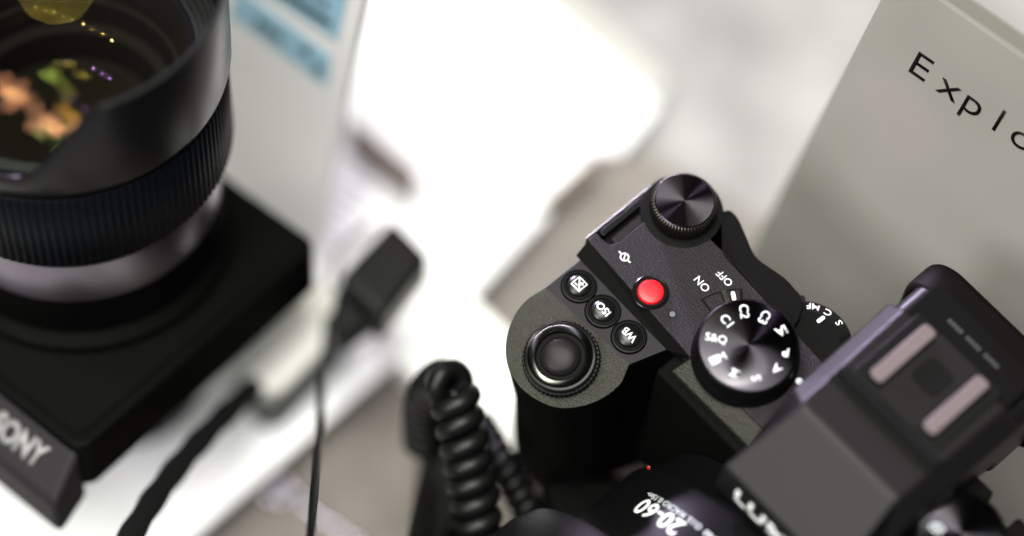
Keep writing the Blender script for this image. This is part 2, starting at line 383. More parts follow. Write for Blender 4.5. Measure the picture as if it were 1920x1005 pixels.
# shutter ring with its button, standing on the slope
GN = Vector((0, -math.sin(math.radians(13)), math.cos(math.radians(13))))
p = Lg(1052, 676); T_ = GN
sh = P('zoom_lever_ring', lathe([(5.2, 1.0), (8.0, 1.0), (8.25, 0.8), (8.3, -0.9), (7.9, -1.2)], 300, teeth=50, depth=0.28, rmin=8.1), M['satin'], angle=50); at(sh, (p[0], p[1], p[2] + 0.8), GN)
P('collar', lathe([(7.7, 0.9), (7.7, 2.2), (7.35, 2.6), (6.9, 2.7)], 96), M['gloss'], parent=sh)
rr_ = P('bright_ring', lathe([(7.1, 2.1), (6.95, 2.5), (6.75, 2.7), (5.5, 3.15), (5.3, 2.9), (5.25, 1.6)], 96), M['ring'], parent=sh)
sb = P('shutter_button', lathe([(0, 3.55), (1.5, 3.5), (3.0, 3.25), (3.9, 2.8), (4.25, 2.3), (4.3, 1.4)], 72), M['prism'], parent=sh)
P('button_gap', lathe([(0, 1.9), (5.2, 1.9), (5.2, 1.0)], 48), M['gap'], parent=sh)
# mode dial
c = L(1404, 647, 6.5); MD = (c.x, c.y)
md = P('mode_dial', lathe([(10.25, 6.4), (10.6, 6.15), (10.75, 5.7), (10.9, 2.4), (11.3, 1.8), (11.4, -0.3)], 400, teeth=100, depth=0.16, rmin=10.65), M['satin'], angle=50); at(md, (c.x, c.y, 0))
k = P('dial_cap', lathe([(0, 0), (9.95, 0), (10.2, -0.1), (10.25, -0.4)], 128), M['spunmode'], parent=md); at(k, (0, 0, 6.5))
marks = []
def mark(me, px, py):
    q = L(px, py, 6.55); d = Vector((q.x - MD[0], q.y - MD[1], 0)); marks.append(move(me, (d.x, d.y, 6.53), None, (-d.x, -d.y, 0)))
bo = 0.014
mark(text('C1', 1.9, bo), 1363, 601); mark(text('C2', 1.9, bo), 1396, 584); mark(text('C3', 1.9, bo), 1434, 595)
mark(text('iA', 2.0, bo), 1465, 621); mark(text('P', 1.95, bo), 1473, 661); mark(text('A', 1.95, bo), 1456, 692)
mark(text('S', 1.95, bo), 1418, 709); mark(text('M', 1.9, bo), 1378, 700)
mark(text('S&Q', 1.7, bo, xs=1.0), 1343, 634)
cm = join([text('M', 1.45, bo), stroke([(-1.0, -1.0), (1.05, -1.0), (1.05, 1.0), (-1.0, 1.0)], 0.26, closed=True)]); 
cm2 = move(join([text('M', 1.7, bo)]), (0.85, 0, 0)); fr = move(stroke([(-0.75, -0.75), (0.75, -0.75), (0.75, 0.75), (-0.75, 0.75)], 0.28, closed=True), (-1.0, 0, 0)); dot = move(stroke([(-0.35, 0), (0.35, 0)], 0.5), (-1.0, 0, 0))
mark(join([cm2, fr, dot]), 1347, 672)
P('lettering', join(marks), M['white'], smooth=False, parent=md)
# power lever round the mode dial
def sector(r0, r1, a0, a1, z0, z1, n=14):
    pts = [(r1 * math.cos(a0 + (a1 - a0) * i / n), r1 * math.sin(a0 + (a1 - a0) * i / n)) for i in range(n + 1)] + [(r0 * math.cos(a1 - (a1 - a0) * i / n), r0 * math.sin(a1 - (a1 - a0) * i / n)) for i in range(n + 1)]
    return prism(pts, z0, z1)
def ang(px, py):
    q = L(px, py, 0.3); return math.atan2(q.y - MD[1], q.x - MD[0]), math.hypot(q.x - MD[0], q.y - MD[1])
aA, rA = ang(1314, 561); aB, rB = ang(1393, 549); 
pl = P('power_lever', sector(9.5, rA - 0.35, aB + 0.03, aA - 0.03, 0.0, 0.5), M['plate'], bevel=0.25); at(pl, (MD[0], MD[1], 0))
P('lever_gap', sector(9, rA + 0.05, aB, aA, -0.2, 0.06), M['gap'], parent=pl)
aF0, _ = ang(1352, 556); aF1, _ = ang(1362, 553)
P('lever_fin', sector(9.5, rA - 0.5, aF1, aF0, 0.3, 1.9), M['slope'], bevel=0.35, parent=pl)
aW, _ = ang(1374, 553)
wm = P('lever_mark', capsule(2.3, 0.95, 0.35, 0.5), M['white'], bevel=0.1, parent=pl); at(wm, ((rA - 2.0) * math.cos(aW), (rA - 2.0) * math.sin(aW), 0.1), None, (math.cos(aW), math.sin(aW), 0))
wm2 = P('mark_surround', sector(9.5, rA - 0.45, aB + 0.05, aF1 - 0.05, 0.2, 0.56), M['panel'], bevel=0.2, parent=pl)
# focus mode dial behind the plate
c = L(1513, 640, -1.5); FD = (c.x, c.y)
fd = P('focus_mode_dial', lathe([(0, 0.0), (6.9, 0.0), (7.15, -0.12), (9.8, -1.3), (10.1, -1.9), (10.1, -6.0)], 128), M['gloss'], angle=20); at(fd, (c.x, c.y, -1.5))
mk = []
def rim(s, px, py, cap):
    q = L(px, py, -2.2); a = math.atan2(q.y - FD[1], q.x - FD[0])
    me = text(s, cap, 0.012); R_ = 8.5
    T = move(me, (0, 0, 0), None, (-1, 0, 0))
    for v in me.vertices:
        x, y = v.co.x / MM, v.co.y / MM; h = v.co.z
        r = R_ + y; aa = a + (-x) / R_
        v.co = Vector((r * math.cos(aa), r * math.sin(aa), -0.12 - (r - 7.15) * 0.445 + 0.03)) * MM + Vector((0, 0, h))
    mk.append(me)
rim('MF', 1526, 565, 1.65); rim('C', 1556, 581, 1.7); rim('S', 1577, 603, 1.7)
P('lettering', join(mk), M['white'], smooth=False, parent=fd)
q = L(1539, 599, -1.5); d = (q.x - FD[0], q.y - FD[1])
P('index_mark', move(capsule(2.1, 0.85, 0.08), (d[0], d[1], 0.0), None, (0.05, 1, 0)), M['white'], smooth=False, parent=fd)
for i in range(3):
    a = math.radians(140 + i * 17)
    k = P('lever_ridge', capsule(2.6, 1.5, 4.0), M['prism'], bevel=0.3, parent=fd); at(k, (10.0 * math.cos(a), 10.0 * math.sin(a), -5.2), None, (math.cos(a), math.sin(a), 0))
# tiny screw dot by the prism
c = L(1499, 714, 3)
o = P('microphone_dot', lathe([(0, 0.3), (0.6, 0.25), (0.8, 0)], 24), M['greyprint']); at(o, (c.x, c.y, 2.8))
# viewfinder hump
cxh = 29.9
def mir(p): return (2 * cxh - p[0], p[1], p[2])
fA, fB = L(1543, 680, 11.5), L(1652, 579, 11.5)
hl = [(15.4, 27.4, 16), (16.1, -3.8, 16), (13.6, -22.0, 8.0), (fB.x, 28, 11.5), (fA.x, -1, 11.5), (12.6, -14, -1), (13.4, -22.6, -3.0), (fA.x - 0.4, 28, -3), (fA.x - 0.4, -6, -3), (16.0, -23.3, 7.0)]
HV = hl + [mir(p) for p in hl]; k = len(hl)
HF = [[0, 1, 1 + k, 0 + k], [1, 2, 2 + k, 1 + k], [0, 3, 4, 1], [3, 7, 8, 4], [4, 8, 5], [1, 4, 5], [1, 5, 6, 2], [2, 6, 6 + k, 2 + k], [0, k, 3 + k, 7 + k, 7, 3]]
HF += [[0 + k, 1 + k, 4 + k, 3 + k], [3 + k, 4 + k, 8 + k, 7 + k], [4 + k, 5 + k, 8 + k], [1 + k, 5 + k, 4 + k], [1 + k, 2 + k, 6 + k, 5 + k], [7, 7 + k, 8 + k, 5 + k, 6 + k, 6, 5, 8]]
P('viewfinder_hump', mesh(HV, HF), M['prism'], bevel=0.9, seg=3, angle=12)
lt = move(text('LUMIX', 4.4, 0.02, th=0.25, xs=1.16, spacing=1.08), (cxh, -22.35, 2.6), (0, -1, 0.04), (1, 0, 0))
P('lettering', lt, M['white'], smooth=False)
# hot shoe
hs = P('hot_shoe', prism(rrect(18.0, 2 * cxh - 18.0, 9.2, 29.0, 1.2), 15.6, 16.5), M['satin'], bevel=0.2)
P('shoe_bed', prism(rrect(24.5, 2 * cxh - 24.5, 10, 28.5, 0.8), 16.0, 16.75), M['prism'], parent=hs, bevel=0.15)
for s in (-1, 1):
    x = cxh + s * 7.5
    P('shoe_rail', prism(rrect(x - 1.7, x + 1.7, 10.6, 27.4, 1.0), 17.4, 18.3), M['steel'], parent=hs, bevel=0.3)
    P('rail_support', box(cxh + s * 8.2 - 1.2, cxh + s * 8.2 + 1.2, 10.8, 27.2, 16.2, 17.5), M['gap'], parent=hs)
P('shoe_contact_plate', prism(rrect(cxh - 3.6, cxh + 3.2, 17, 23.5, 1.4), 16.6, 17.3), M['gap'], parent=hs, bevel=0.3)
P('shoe_lip', prism(rrect(15.8, 2 * cxh - 15.8, 6.2, 8.6, 0.8), 15.7, 17.3), M['gap'], parent=hs, bevel=0.5)
P('shoe_groove', box(15.8, 2 * cxh - 15.8, 4.4, 6.0, 15.8, 16.12), M['gap'], parent=hs)
P('shoe_cover', prism(rrect(15.6, 2 * cxh - 15.6, 26.5, 37.0, 1.5), 6.0, 15.7), M['rubber'], parent=hs, bevel=0.3)
P('lettering', join([move(stroke([(-0.35, 0), (0.35, 0)], 0.75, th=0.04), (cxh - 6.6 + i * 1.02, 32.4, 15.72 + 0.001 * (i % 2))) for i in range(14) if i not in (4, 9)]), M['satinprint'], smooth=False)
# eyecup
ec = prism(rrect(-21, 21, -4.5, 22, 8, 8), 0, 9.0)
move(ec, (cxh, 45.5, 4.5), (0, -1, 0), (-1, 0, 0))
P('eyecup', ec, M['rubber'], bevel=1.8, seg=4)
nk = prism(rrect(-18.2, 18.2, -6.5, 18, 4, 6), 0, 11.5); move(nk, (cxh, 37.5, 3.5), (0, -1, 0), (-1, 0, 0))
P('eyepiece', nk, M['prism'], bevel=1.0)
# right shoulder: drive dial and lugs
c = L(1800, 1003, 4)
dd = P('drive_dial', lathe([(8.6, 5.2), (9.3, 4.9), (9.6, 4.4), (9.7, 1.0), (10.2, -0.3)], 240, teeth=60, depth=0.2, rmin=9.5), M['satin'], angle=50); at(dd, (c.x, c.y, 0))
k = P('dial_cap', lathe([(0, 0), (8.4, 0), (8.6, -0.2), (8.6, -0.5)], 96), M['spun'], parent=dd); at(k, (0, 0, 5.2))
sq = join([stroke([(-0.9, -0.7), (0.9, -0.7), (0.9, 0.7), (-0.9, 0.7)], 0.34, closed=True), move(stroke([(-0.9, -0.7), (0.9, -0.7), (0.9, 0.7), (-0.9, 0.7)], 0.34, closed=True), (0.7, 0.7, 0.003))])
q = L(1752, 990, 5.2); move(sq, (q.x - c.x, q.y - c.y, 5.22)); P('lettering', sq, M['greyprint'], smooth=False, parent=dd)
for x in (49.9, 63.5):
    P('hinge_lug', prism(rrect(x - 3.4, x + 3.4, 14, 19.2, 0.9), -18, -0.6), M['rubber'], bevel=0.6)
P('screen_back', prism(rrect(-20, 80, 15, 18.0, 1), -54, -6), M['rubber'], bevel=0.6)
c = L(1726, 942, 2); o = P('speaker_dot', lathe([(0, 0.3), (0.5, 0.2), (0.7, 0)], 20), M['greyprint']); at(o, (c.x, c.y, 2))
# lens, with its print wrapped on the barrel
LZ = -40.0
ln = P('lens', move(lathe([(31, 0), (33.5, 0.3), (34, 4), (36.6, 9.5), (37, 10.5), (37, 30), (36, 31), (35.5, 32), (35.5, 60), (36.8, 62), (36.8, 78), (33, 80), (26, 79), (25, 74), (0, 71)], 160), (cxh, -13.6, LZ), (0, -1, 0), (1, 0, 0)), M['satin'], angle=25)
P('focus_ring', move(lathe([(35.8, 0), (37.6, 0.6), (37.6, 17.4), (35.8, 18)], 360, teeth=90, depth=0.7, rmin=37), (cxh, -50, LZ), (0, -1, 0), (1, 0, 0)), M['rubber'], parent=ln, angle=60)
P('lens_hood', move(lathe([(36.9, 0), (44.5, 1), (46.0, 6), (46.5, 44), (45.5, 44.5), (44.8, 6)], 96), (cxh, -46, LZ), (0, -1, 0), (1, 0, 0)), M['satin'], parent=ln)
def wrap(me, xc, yc, R_):
    for v in me.vertices:
        x, y, z = v.co / MM; X_ = xc - x; Y_ = yc - y
        th_ = PI / 2 - (X_ - cxh) / R_
        v.co = Vector((cxh + (R_ + z) * math.cos(th_), Y_, LZ + (R_ + z) * math.sin(th_))) * MM
    return me
def arcx(px, py):                              # arc coordinate on the barrel of a pixel
    z = -10.0
    for _ in range(30):
        q = L(px, py, z); dx = max(-36, min(36, q.x - cxh)); z = 0.7 * z + 0.3 * (LZ + math.sqrt(37 ** 2 - dx * dx))
    return cxh + 37 * math.asin(dx / 37), q.y
a0, y0 = arcx(1205, 950); a1, y1 = arcx(1262, 998)
nm = dense(text('20-60', 4.0, 0.022, spacing=1.04), 1)
nw = [v.co.x / MM for v in nm.vertices]; nw = max(nw) - min(nw)
P('lettering', wrap(nm, a0 - 1.6 + nw / 2, y0, 37.04), M['white'], smooth=False, parent=ln)
a2, y2 = arcx(1213, 926)
sm = text('S 1:3.5-5.6 / 20-60  O.I.S. MACRO 0.15m-', 1.35, 0.02); sw = [v.co.x / MM for v in sm.vertices]; sw = max(sw) - min(sw)
P('lettering', wrap(sm, a2 + sw / 2, y2, 37.04), M['greyprint'], smooth=False, parent=ln)
c = L(1216, 877, -14); o = P('mount_dot', lathe([(0, 0.2), (0.4, 0.12), (0.5, 0)], 20), M['reddot']); at(o, (c.x, c.y, -14), (0, -1, 0.6)) 
# added black block filling the dark area below the lens
so_ = W.L(1100, 940, 62); sbk = root('filler_block', Frame(Vector((so_.x, so_.y, 1.8)), bx, bz), 'added black block filling the dark area between the thin curly cord and the lens', 'sensor')
sF = Frame(Vector((so_.x, so_.y, 1.8)), bx, bz)
link('housing', prism([tuple(sF.L(a, b, 60)[:2]) for a, b in ((1008, 897), (1050, 887), (1200, 887), (1270, 905), (1210, 1090), (1060, 1090))], 4, 60), M['bodyblack'], sbk, bevel=3, seg=4)
link('foot', prism([tuple(sF.L(a, b, 60)[:2]) for a, b in ((1030, 920), (1200, 920), (1200, 1060), (1070, 1060))], 0, 4.2), M['bodyblack'], sbk, bevel=1)
# stand that carries it
sd = root('display_stand', W.sub(W.L(1403, 690, 120) * 1.0, ) , 'black column display stand under the mirrorless camera', 'stand')
sd.matrix_world = Frame(Vector((B.o.x, B.o.y, 0)), bx, bz).mw()
link('column', move(lathe([(15, 0), (15, 62.0), (13, 63.5), (0, 63.5)], 48), (24, 2, 0.5)), M['satin'], sd)
M['darkbrown'] = mat('shaded_table_brown', (0.050, 0.032, 0.027), 0.5)
link('base', move(lathe([(48, 0), (48, 3), (46, 4), (0, 4)], 64), (4, 10, 1.8)), M['darkbrown'], sd)  # wide dark brown disc stands in for the shaded table
# ------------------------------------------------------------------ placard at the right
ph = math.radians(40)
def leaning(px, depth, down, right, phi):
    """frame of a leaning sheet: y runs up the sheet, z faces the viewer"""
    rw = RW.transposed() @ ray(*px).normalized()
    d2 = Vector((down[0], -down[1], 0)); d2 = (d2 - rw * d2.dot(rw)).normalized()
    ed = (d2 * math.sin(phi) + rw * math.cos(phi))
    r2 = Vector((right[0], -right[1], 0)); er = (r2 - rw * (r2.dot(ed) / rw.dot(ed))).normalized()
    return Frame(CAM + ray(*px) * depth, RW @ er, RW @ er.cross(-ed))
E_ = leaning((1703, 133), 640, (-0.485, 0.875), (0.82, 0.57), ph)
pr = root('acrylic_sign', E_, 'frosted grey leaning sign with thin black spaced lettering', 'sign')
tl = E_.L(1662, -22); bl_ = E_.L(1425, 440)
M['frost'] = mat('frosted_acrylic', (0.245, 0.242, 0.220), 0.42, spec=0.3, noise=(26, (0.285, 0.265, 0.250), 0.35, 0.65, 1))
xl, yt = tl.x, E_.L(1840, 50).y
print('sign', tl, bl_, E_.L(1840, 50), E_.L(1430, 430))
depth_down = (E_.o.z - 3) / -(E_.y.z) if E_.y.z < 0 else (E_.o.z - 4) / E_.y.z
link('panel', prism([(xl, -depth_down), (xl + 190, -depth_down), (xl + 190, yt), (xl, yt)], -4.5, 0), M['frost'], pr, bevel=0.35)
M['signedge'] = mat('acrylic_edge', (0.115, 0.115, 0.095), 0.4, spec=0.3)
link('edge', prism([(xl + 0.3, yt + 0.02), (xl + 190, yt + 0.02), (xl + 190, yt + 0.3), (xl + 0.3, yt + 0.3)], -4.3, -0.2), M['signedge'], pr)
ls = []
k75 = 7.5
for ch, px, py in (('E', 1703, 133), ('x', 1753, 170), ('p', 1799, 204), ('l', 1856, 247), ('o', 1888, 266)):
    me = text(ch, k75, -0.006, th=0.12, xs=0.98, res=10); q = E_.L(px, py)
    mn = min(v.co.x for v in me.vertices) / MM
    ls.append(move(me, (q.x - mn, (q.x) * 0.0 + k75 / 2, 0.0)))
adv = E_.L(1888, 266).x - E_.L(1856, 247).x
q = E_.L(1888, 266).x
for ch, dx in (('r', 9.5), ('e', 15.0)):
    me = text(ch, k75, -0.004, th=0.12, xs=1.02); ls.append(move(me, (q + dx, k75 / 2, 0.0)))
M['ink'] = mat('black_ink', (0.003, 0.003, 0.003), 0.5, spec=0.1)
link('lettering', join(ls), M['ink'], pr, smooth=False)
# ------------------------------------------------------------------ white card with blue stickers at the left
K_ = leaning((640, 200), 700, (-0.19, 0.98), (0.80, 0.60), math.radians(42))
kr = root('price_card_stand', K_, 'white leaning card with two pale blue stickers behind the upright lens', 'card')
M['card'] = mat('white_card_plastic', (0.70, 0.70, 0.695), 0.4)
xr = K_.L(640, 210).x; 
dk = (K_.o.z - 15) / K_.y.z
link('panel', prism([(xr - 120, -dk), (xr, -dk), (xr + 0, 75), (xr - 120, 75)], -3, 0), M['card'], kr, bevel=0.5)
M['blue'] = mat('pale_blue_sticker', (0.27, 0.45, 0.57), 0.5)
M['navy'] = mat('dark_sticker_print', (0.025, 0.05, 0.06), 0.5)
def kq(pix): return [tuple(K_.L(a, b)[:2]) for a, b in pix]
s1_ = link('sticker', prism(kq([(380, -110), (655, -20), (633, 76), (520, 0), (430, -62)]), 0.02, 0.2), M['blue'], kr)
s2_ = link('sticker', prism(kq([(450, -20), (480, 0), (621, 105), (614, 163), (560, 122), (430, 26)]), 0.02, 0.2), M['blue'], kr)
link('lettering', prism(kq([(500, -46), (624, 40), (618, 50), (490, -34)]), 0.2, 0.3), M['navy'], s1_)
link('lettering', join([prism(kq([(a, b), (a + 10, b + 2), (a + 6, b + 15), (a - 4, b + 13)]), 0.2, 0.3) for a, b in ((575, -22), (592, -10), (608, 2), (560, -32), (545, -40))]), M['navy'], s1_)
link('lettering', join([prism(kq([(a, b), (a + 13, b + 8), (a + 9, b + 22), (a - 5, b + 13)]), 0.2, 0.3) for a, b in ((484, 32), (500, 44), (516, 57), (570, 84), (592, 118))]), M['navy'], s2_)
# printed sheet beside it
M['lilacprint'] = mat('pale_violet_print', (0.50, 0.48, 0.56), 0.6)
sh_ = link('printed_sheet', prism(quad([(655, 285), (735, 335), (660, 480), (575, 430)], 15), 14.2, 14.6), M['paper'])
tag(sh_, 'small white printed sheet with pale violet lines between card and black tag', 'paper sheet')
lines = []
for i in range(7):
    a0_, b0_ = 664 - i * 11, 305 + i * 22
    lines.append(prism(quad([(a0_, b0_), (a0_ + 46, b0_ + 28), (a0_ + 42, b0_ + 37), (a0_ - 4, b0_ + 9)], 15), 14.62, 14.7))
link('lettering', join(lines), M['lilacprint'], sh_)
# ------------------------------------------------------------------ black tag, puck, cables, strap
def world_root(name, px, py, z, label, cat, yaw=0.0):
    o = W.L(px, py, z); F_ = Frame(Vector((o.x, o.y, z)), Vector((math.cos(yaw), math.sin(yaw), 0)), bz)
    return root(name, F_, label, cat), F_
tgr, TF = world_root('security_tag', 720, 560, 14.2, 'black boxy security tag with a cable tail on the white board', 'security tag')
def q2(Fr, pix, z): return [tuple(Fr.L(a, b, z)[:2]) for a, b in pix]
M['tag'] = mat('tag_plastic', (0.004, 0.004, 0.0036), 0.36, spec=0.12, bump=(1500, 0.0001, 0.4))
tg = prism(q2(TF, [(736, 407), (808, 481), (716, 600), (634, 520)], 48), 34, 48, inset=-0.3)
link('housing', tg, M['tag'], tgr, bevel=2.2, seg=4)
link('cable_outlet', prism(q2(TF, [(722, 582), (690, 606), (640, 640), (618, 600), (632, 530), (665, 530)], 40), 31, 40), M['satin'], tgr, bevel=1.5, seg=3)
tc_ = TF.L(722, 500, 48); link('stem', move(lathe([(2.5, 0), (2.5, 34)], 32), (tc_.x, tc_.y, 0)), M['paper'], tgr)
pkr, KF = world_root('sensor_puck', 555, 650, 14.2, 'rounded white sensor bar lying below the portrait camera', 'sensor')
a_ = KF.L(608, 575, 25); b_ = KF.L(498, 690, 25); d_ = (b_ - a_); me = capsule(d_.length + 13, 13.5, 6.0, 19.0); move(me, ((a_.x + b_.x) / 2, (a_.y + b_.y) / 2, 0), None, (d_.x, d_.y, 0))
M['puck'] = mat('white_abs', (0.56, 0.56, 0.52), 0.5)
link('cover', me, M['puck'], pkr, bevel=2.0, seg=4)
me = capsule(d_.length + 9, 10.5, 19.0, 0.0); move(me, ((a_.x + b_.x) / 2 + 0.5, (a_.y + b_.y) / 2 - 0.8, 0), None, (d_.x, d_.y, 0))
M['dkgreen'] = mat('underside_shade', (0.035, 0.045, 0.038), 0.6)  # dark green puts the shadow under the bar into the colour
link('base', me, M['dkgreen'], pkr, bevel=0.5)
def wpt(px, py, z): return W.L(px, py, z)
pts = [wpt(700, 420, 24), wpt(640, 470, 28), wpt(622, 540, 32), wpt(612, 640, 45), wpt(603, 740, 62), wpt(594, 860, 85), wpt(581, 1010, 112), wpt(560, 1150, 120)]
o = link('thin_cable', tube(spline(pts, 10), 0.95, 12), M['satin']); tag(o, 'thin black cable hanging down past the black tag', 'cable')
pts = [wpt(500, 700, 30), wpt(470, 732, 42), wpt(425, 775, 54), wpt(368, 835, 64), wpt(315, 900, 72), wpt(270, 965, 78), wpt(225, 1045, 82), wpt(180, 1150, 84)]
sp = spline(pts, 12); V = []; F = []
for i, p_ in enumerate(sp):
    t_ = (sp[min(i + 1, len(sp) - 1)] - sp[max(i - 1, 0)]).normalized(); s_ = t_.cross(Vector((0.3, -0.2, 1))).normalized(); n_ = s_.cross(t_)
    hw = 2.7 + 0.5 * math.sin(i * 0.6) * 0.4
    for a, b in ((-hw, -0.9), (-hw * 0.9, 0.9), (0, 1.4), (hw * 0.9, 0.9), (hw, -0.9), (0, -1.3)): V.append(p_ + s_ * a + n_ * b)
for i in range(len(sp) - 1):
    for k_ in range(6): F.append((i * 6 + k_, i * 6 + (k_ + 1) % 6, (i + 1) * 6 + (k_ + 1) % 6, (i + 1) * 6 + k_))
F += [list(range(6)), [(len(sp) - 1) * 6 + k_ for k_ in range(6)]]
M['web'] = mat('black_webbing', (0.003, 0.0033, 0.0033), 0.8, spec=0.1, bump=(1200, 0.0003, 0.7))
o = link('camera_strap', mesh(V, F), M['web'], angle=60); tag(o, 'black woven strap curving off the bottom edge', 'strap')
# curly cords
def coil(ctrl, R_, r, turns, label, ramp=None):
    cp = spline(ctrl, 30); n_ = len(cp)
    acc = [0]
    for i in range(1, n_): acc.append(acc[-1] + (cp[i] - cp[i - 1]).length)
    path = []; steps = turns * 22; nrm = None
    for s_ in range(steps + 1):
        d = acc[-1] * s_ / steps; i = 0
        while i < n_ - 2 and acc[i + 1] < d: i += 1
        f_ = (d - acc[i]) / max(1e-6, acc[i + 1] - acc[i]); c_ = cp[i].lerp(cp[i + 1], f_)
        t_ = (cp[min(i + 2, n_ - 1)] - cp[max(i - 1, 0)]).normalized()
        if nrm is None: nrm = t_.orthogonal().normalized()
        nrm = (nrm - t_ * nrm.dot(t_)).normalized(); b_ = t_.cross(nrm); a = 2 * PI * turns * s_ / steps
        rr = R_ * (1.0 if ramp is None else ramp(s_ / steps))
        path.append(c_ + (nrm * math.cos(a) + b_ * math.sin(a)) * rr)
    o = link('curly_cord', tube(path, r, 12), M['cord'], angle=60)
    return tag(o, label, 'cord', 'curly cords beside the grip')
M['cord'] = mat('cord_rubber', (0.003, 0.003, 0.003), 0.42, spec=0.2)
coil([wpt(800, 830, 52), wpt(806, 750, 74), wpt(843, 722, 92), wpt(862, 790, 90), wpt(880, 880, 84), wpt(893, 970, 78), wpt(905, 1060, 72), wpt(915, 1160, 66)], 3.6, 2.2, 21, 'thick curly black cord looping over at the left of the grip', lambda t: 1.0)
coil([wpt(895, 790, 66), wpt(925, 840, 68), wpt(955, 895, 68), wpt(985, 950, 66), wpt(1012, 1010, 62), wpt(1040, 1080, 58)], 2.4, 1.4, 15, 'thinner curly black cord between the thick cord and the lens')
# stand post
po = root('stand_post', Frame(Vector((wpt(818, 905, 0).x, wpt(818, 905, 0).y, 0)), bx, bz), 'black post rising behind the thick curly cord at the bottom edge', 'post')
a_ = wpt(838, 800, 8); b_ = wpt(815, 1060, 70)
inv = po.matrix_world.inverted()
pts_ = [(inv @ (v * MM)) / MM for v in (wpt(842, 790, 5), wpt(826, 900, 40), wpt(806, 1060, 85))]
link('rod', tube(spline(pts_, 6), 5.6, 24), M['bodyblack'], po)
link('foot', move(lathe([(9, 0), (9, 3), (6, 4.5), (4, 5), (0, 5)], 40), (pts_[0].x, pts_[0].y, 1.7)), M['satin'], po)
# added shiny beads, whose highlights stand in for lamps mirrored in a glossy sheet
bd = root('glint_beads', Frame(Vector((wpt(590, 950, 2).x, wpt(590, 950, 2).y, 1.7)), bx, bz), 'row of tiny shiny beads added to throw soft discs of light at the bottom edge', 'glints')
M['chrome'] = mat('polished_steel', (0.85, 0.8, 0.9), 0.09, metal=1)
inv = bd.matrix_world.inverted()
for i, (a, b) in enumerate([(505, 935), (520, 915), (540, 905), (556, 925), (572, 950), (590, 962), (608, 975), (628, 985), (648, 1000), (668, 1012), (530, 940)]):
    q = (inv @ (wpt(a, b, 3.2) * MM)) / MM
    link('bead', move(lathe([(0, 1.5), (0.6, 1.37), (1.06, 1.06), (1.37, 0.6), (1.5, 0), (1.37, -0.6), (1.06, -1.06), (0.6, -1.37), (0, -1.5)], 24), (q.x, q.y, 1.55)), M['chrome'], bd, angle=80)
# ------------------------------------------------------------------ portrait camera, lens upwards
rw = (RW.transposed() @ ray(110, 116)).normalized()
t2 = Vector((-0.165, 0.98, 0)); t2 = (t2 - rw * t2.dot(rw)).normalized()
nL = -rw * math.cos(math.radians(41)) + t2 * math.sin(math.radians(41))
G = Frame(CAM + ray(110, 116) * 640, RW @ Vector((0.74, -0.62, 0)), RW @ nL)
G = G.sub((0, 0, 0), x=(math.cos(math.radians(7.1)), -math.sin(math.radians(7.1)), 0))
gr = root('upright_camera', G, 'black camera lying on its back with a large hooded lens pointing up', 'camera')
def Q(name, me, m, parent=None, **k): return link(name, me, m, parent or gr, **k)
M['ltsatin'] = mat('satin_grey_black', (0.0035, 0.0032, 0.004), 0.30, spec=0.26)
M['rib'] = mat('ribbed_rubber', (0.0012, 0.002, 0.0035), 0.5, spec=0.09)
M['silver'] = mat('champagne_ring', (0.30, 0.265, 0.31), 0.34, metal=1)
c1_, c2_ = G.L(150, 850, -60), G.L(600, 455, -60)
xr_ = (c1_.x + c2_.x) / 2; y0_, y1_ = c1_.y, c2_.y
Q('body', prism(rrect(xr_ - 130, xr_, y0_, y1_, 4), -76, -60), M['bodyblack'], bevel=1.6, seg=3)
Q('front_leather', prism(rrect(xr_ - 126, xr_ - 3, y0_ + 3, y1_ - 3, 3), -60.2, -59.4), M['leather'], bevel=0.3)
M['facet'] = mat('grey_facet_plastic', (0.012, 0.011, 0.013), 0.6, spec=0.12)
fc = G.L(122, 966, -68)
hd = prism([(xr_ - 66, y0_ + 1.5, -61.5), (xr_ - 1.5, y0_ + 1.5, -61.5), (fc.x - 3, fc.y, -68), (xr_ - 66, fc.y, -68)], -80, -66)
Q('viewfinder_front', hd, M['facet'], bevel=2.0, seg=4)
fn_ = Vector((0, -(6.5), (y0_ + 1.5 - fc.y))).normalized()
Q('lettering', move(text('SONY', 5.0, 0.05, th=0.3, xs=0.8, spacing=1.0), (fc.x - 19.5, (y0_ + 1.5 + fc.y) / 2, -64.6), fn_, (1, 0, 0)), M['dimprint'], smooth=False)
# lens barrel
lens = Q('lens', lathe([(33.5, -60), (33.5, -57), (31.0, -55), (30.4, -43.5), (31.0, -43), (31.0, -42.6)], 128), M['bodyblack'])
Q('mount_ring', lathe([(30.9, -43.2), (31.2, -43.0), (32.5, -29.5), (32.3, -29.0)], 128), M['silver'], lens)
Q('barrel', lathe([(32.3, -29.2), (33.4, -27.0), (33.8, -25.6), (34.2, -2.5), (35.2, -2.0)], 128), M['ltsatin'], lens)
Q('focus_ring', lathe([(34.3, -25.2), (35.3, -24.6), (35.5, -3.2), (34.8, -2.7)], 640, teeth=128, depth=0.32, rmin=34.9), M['rib'], lens, angle=70)
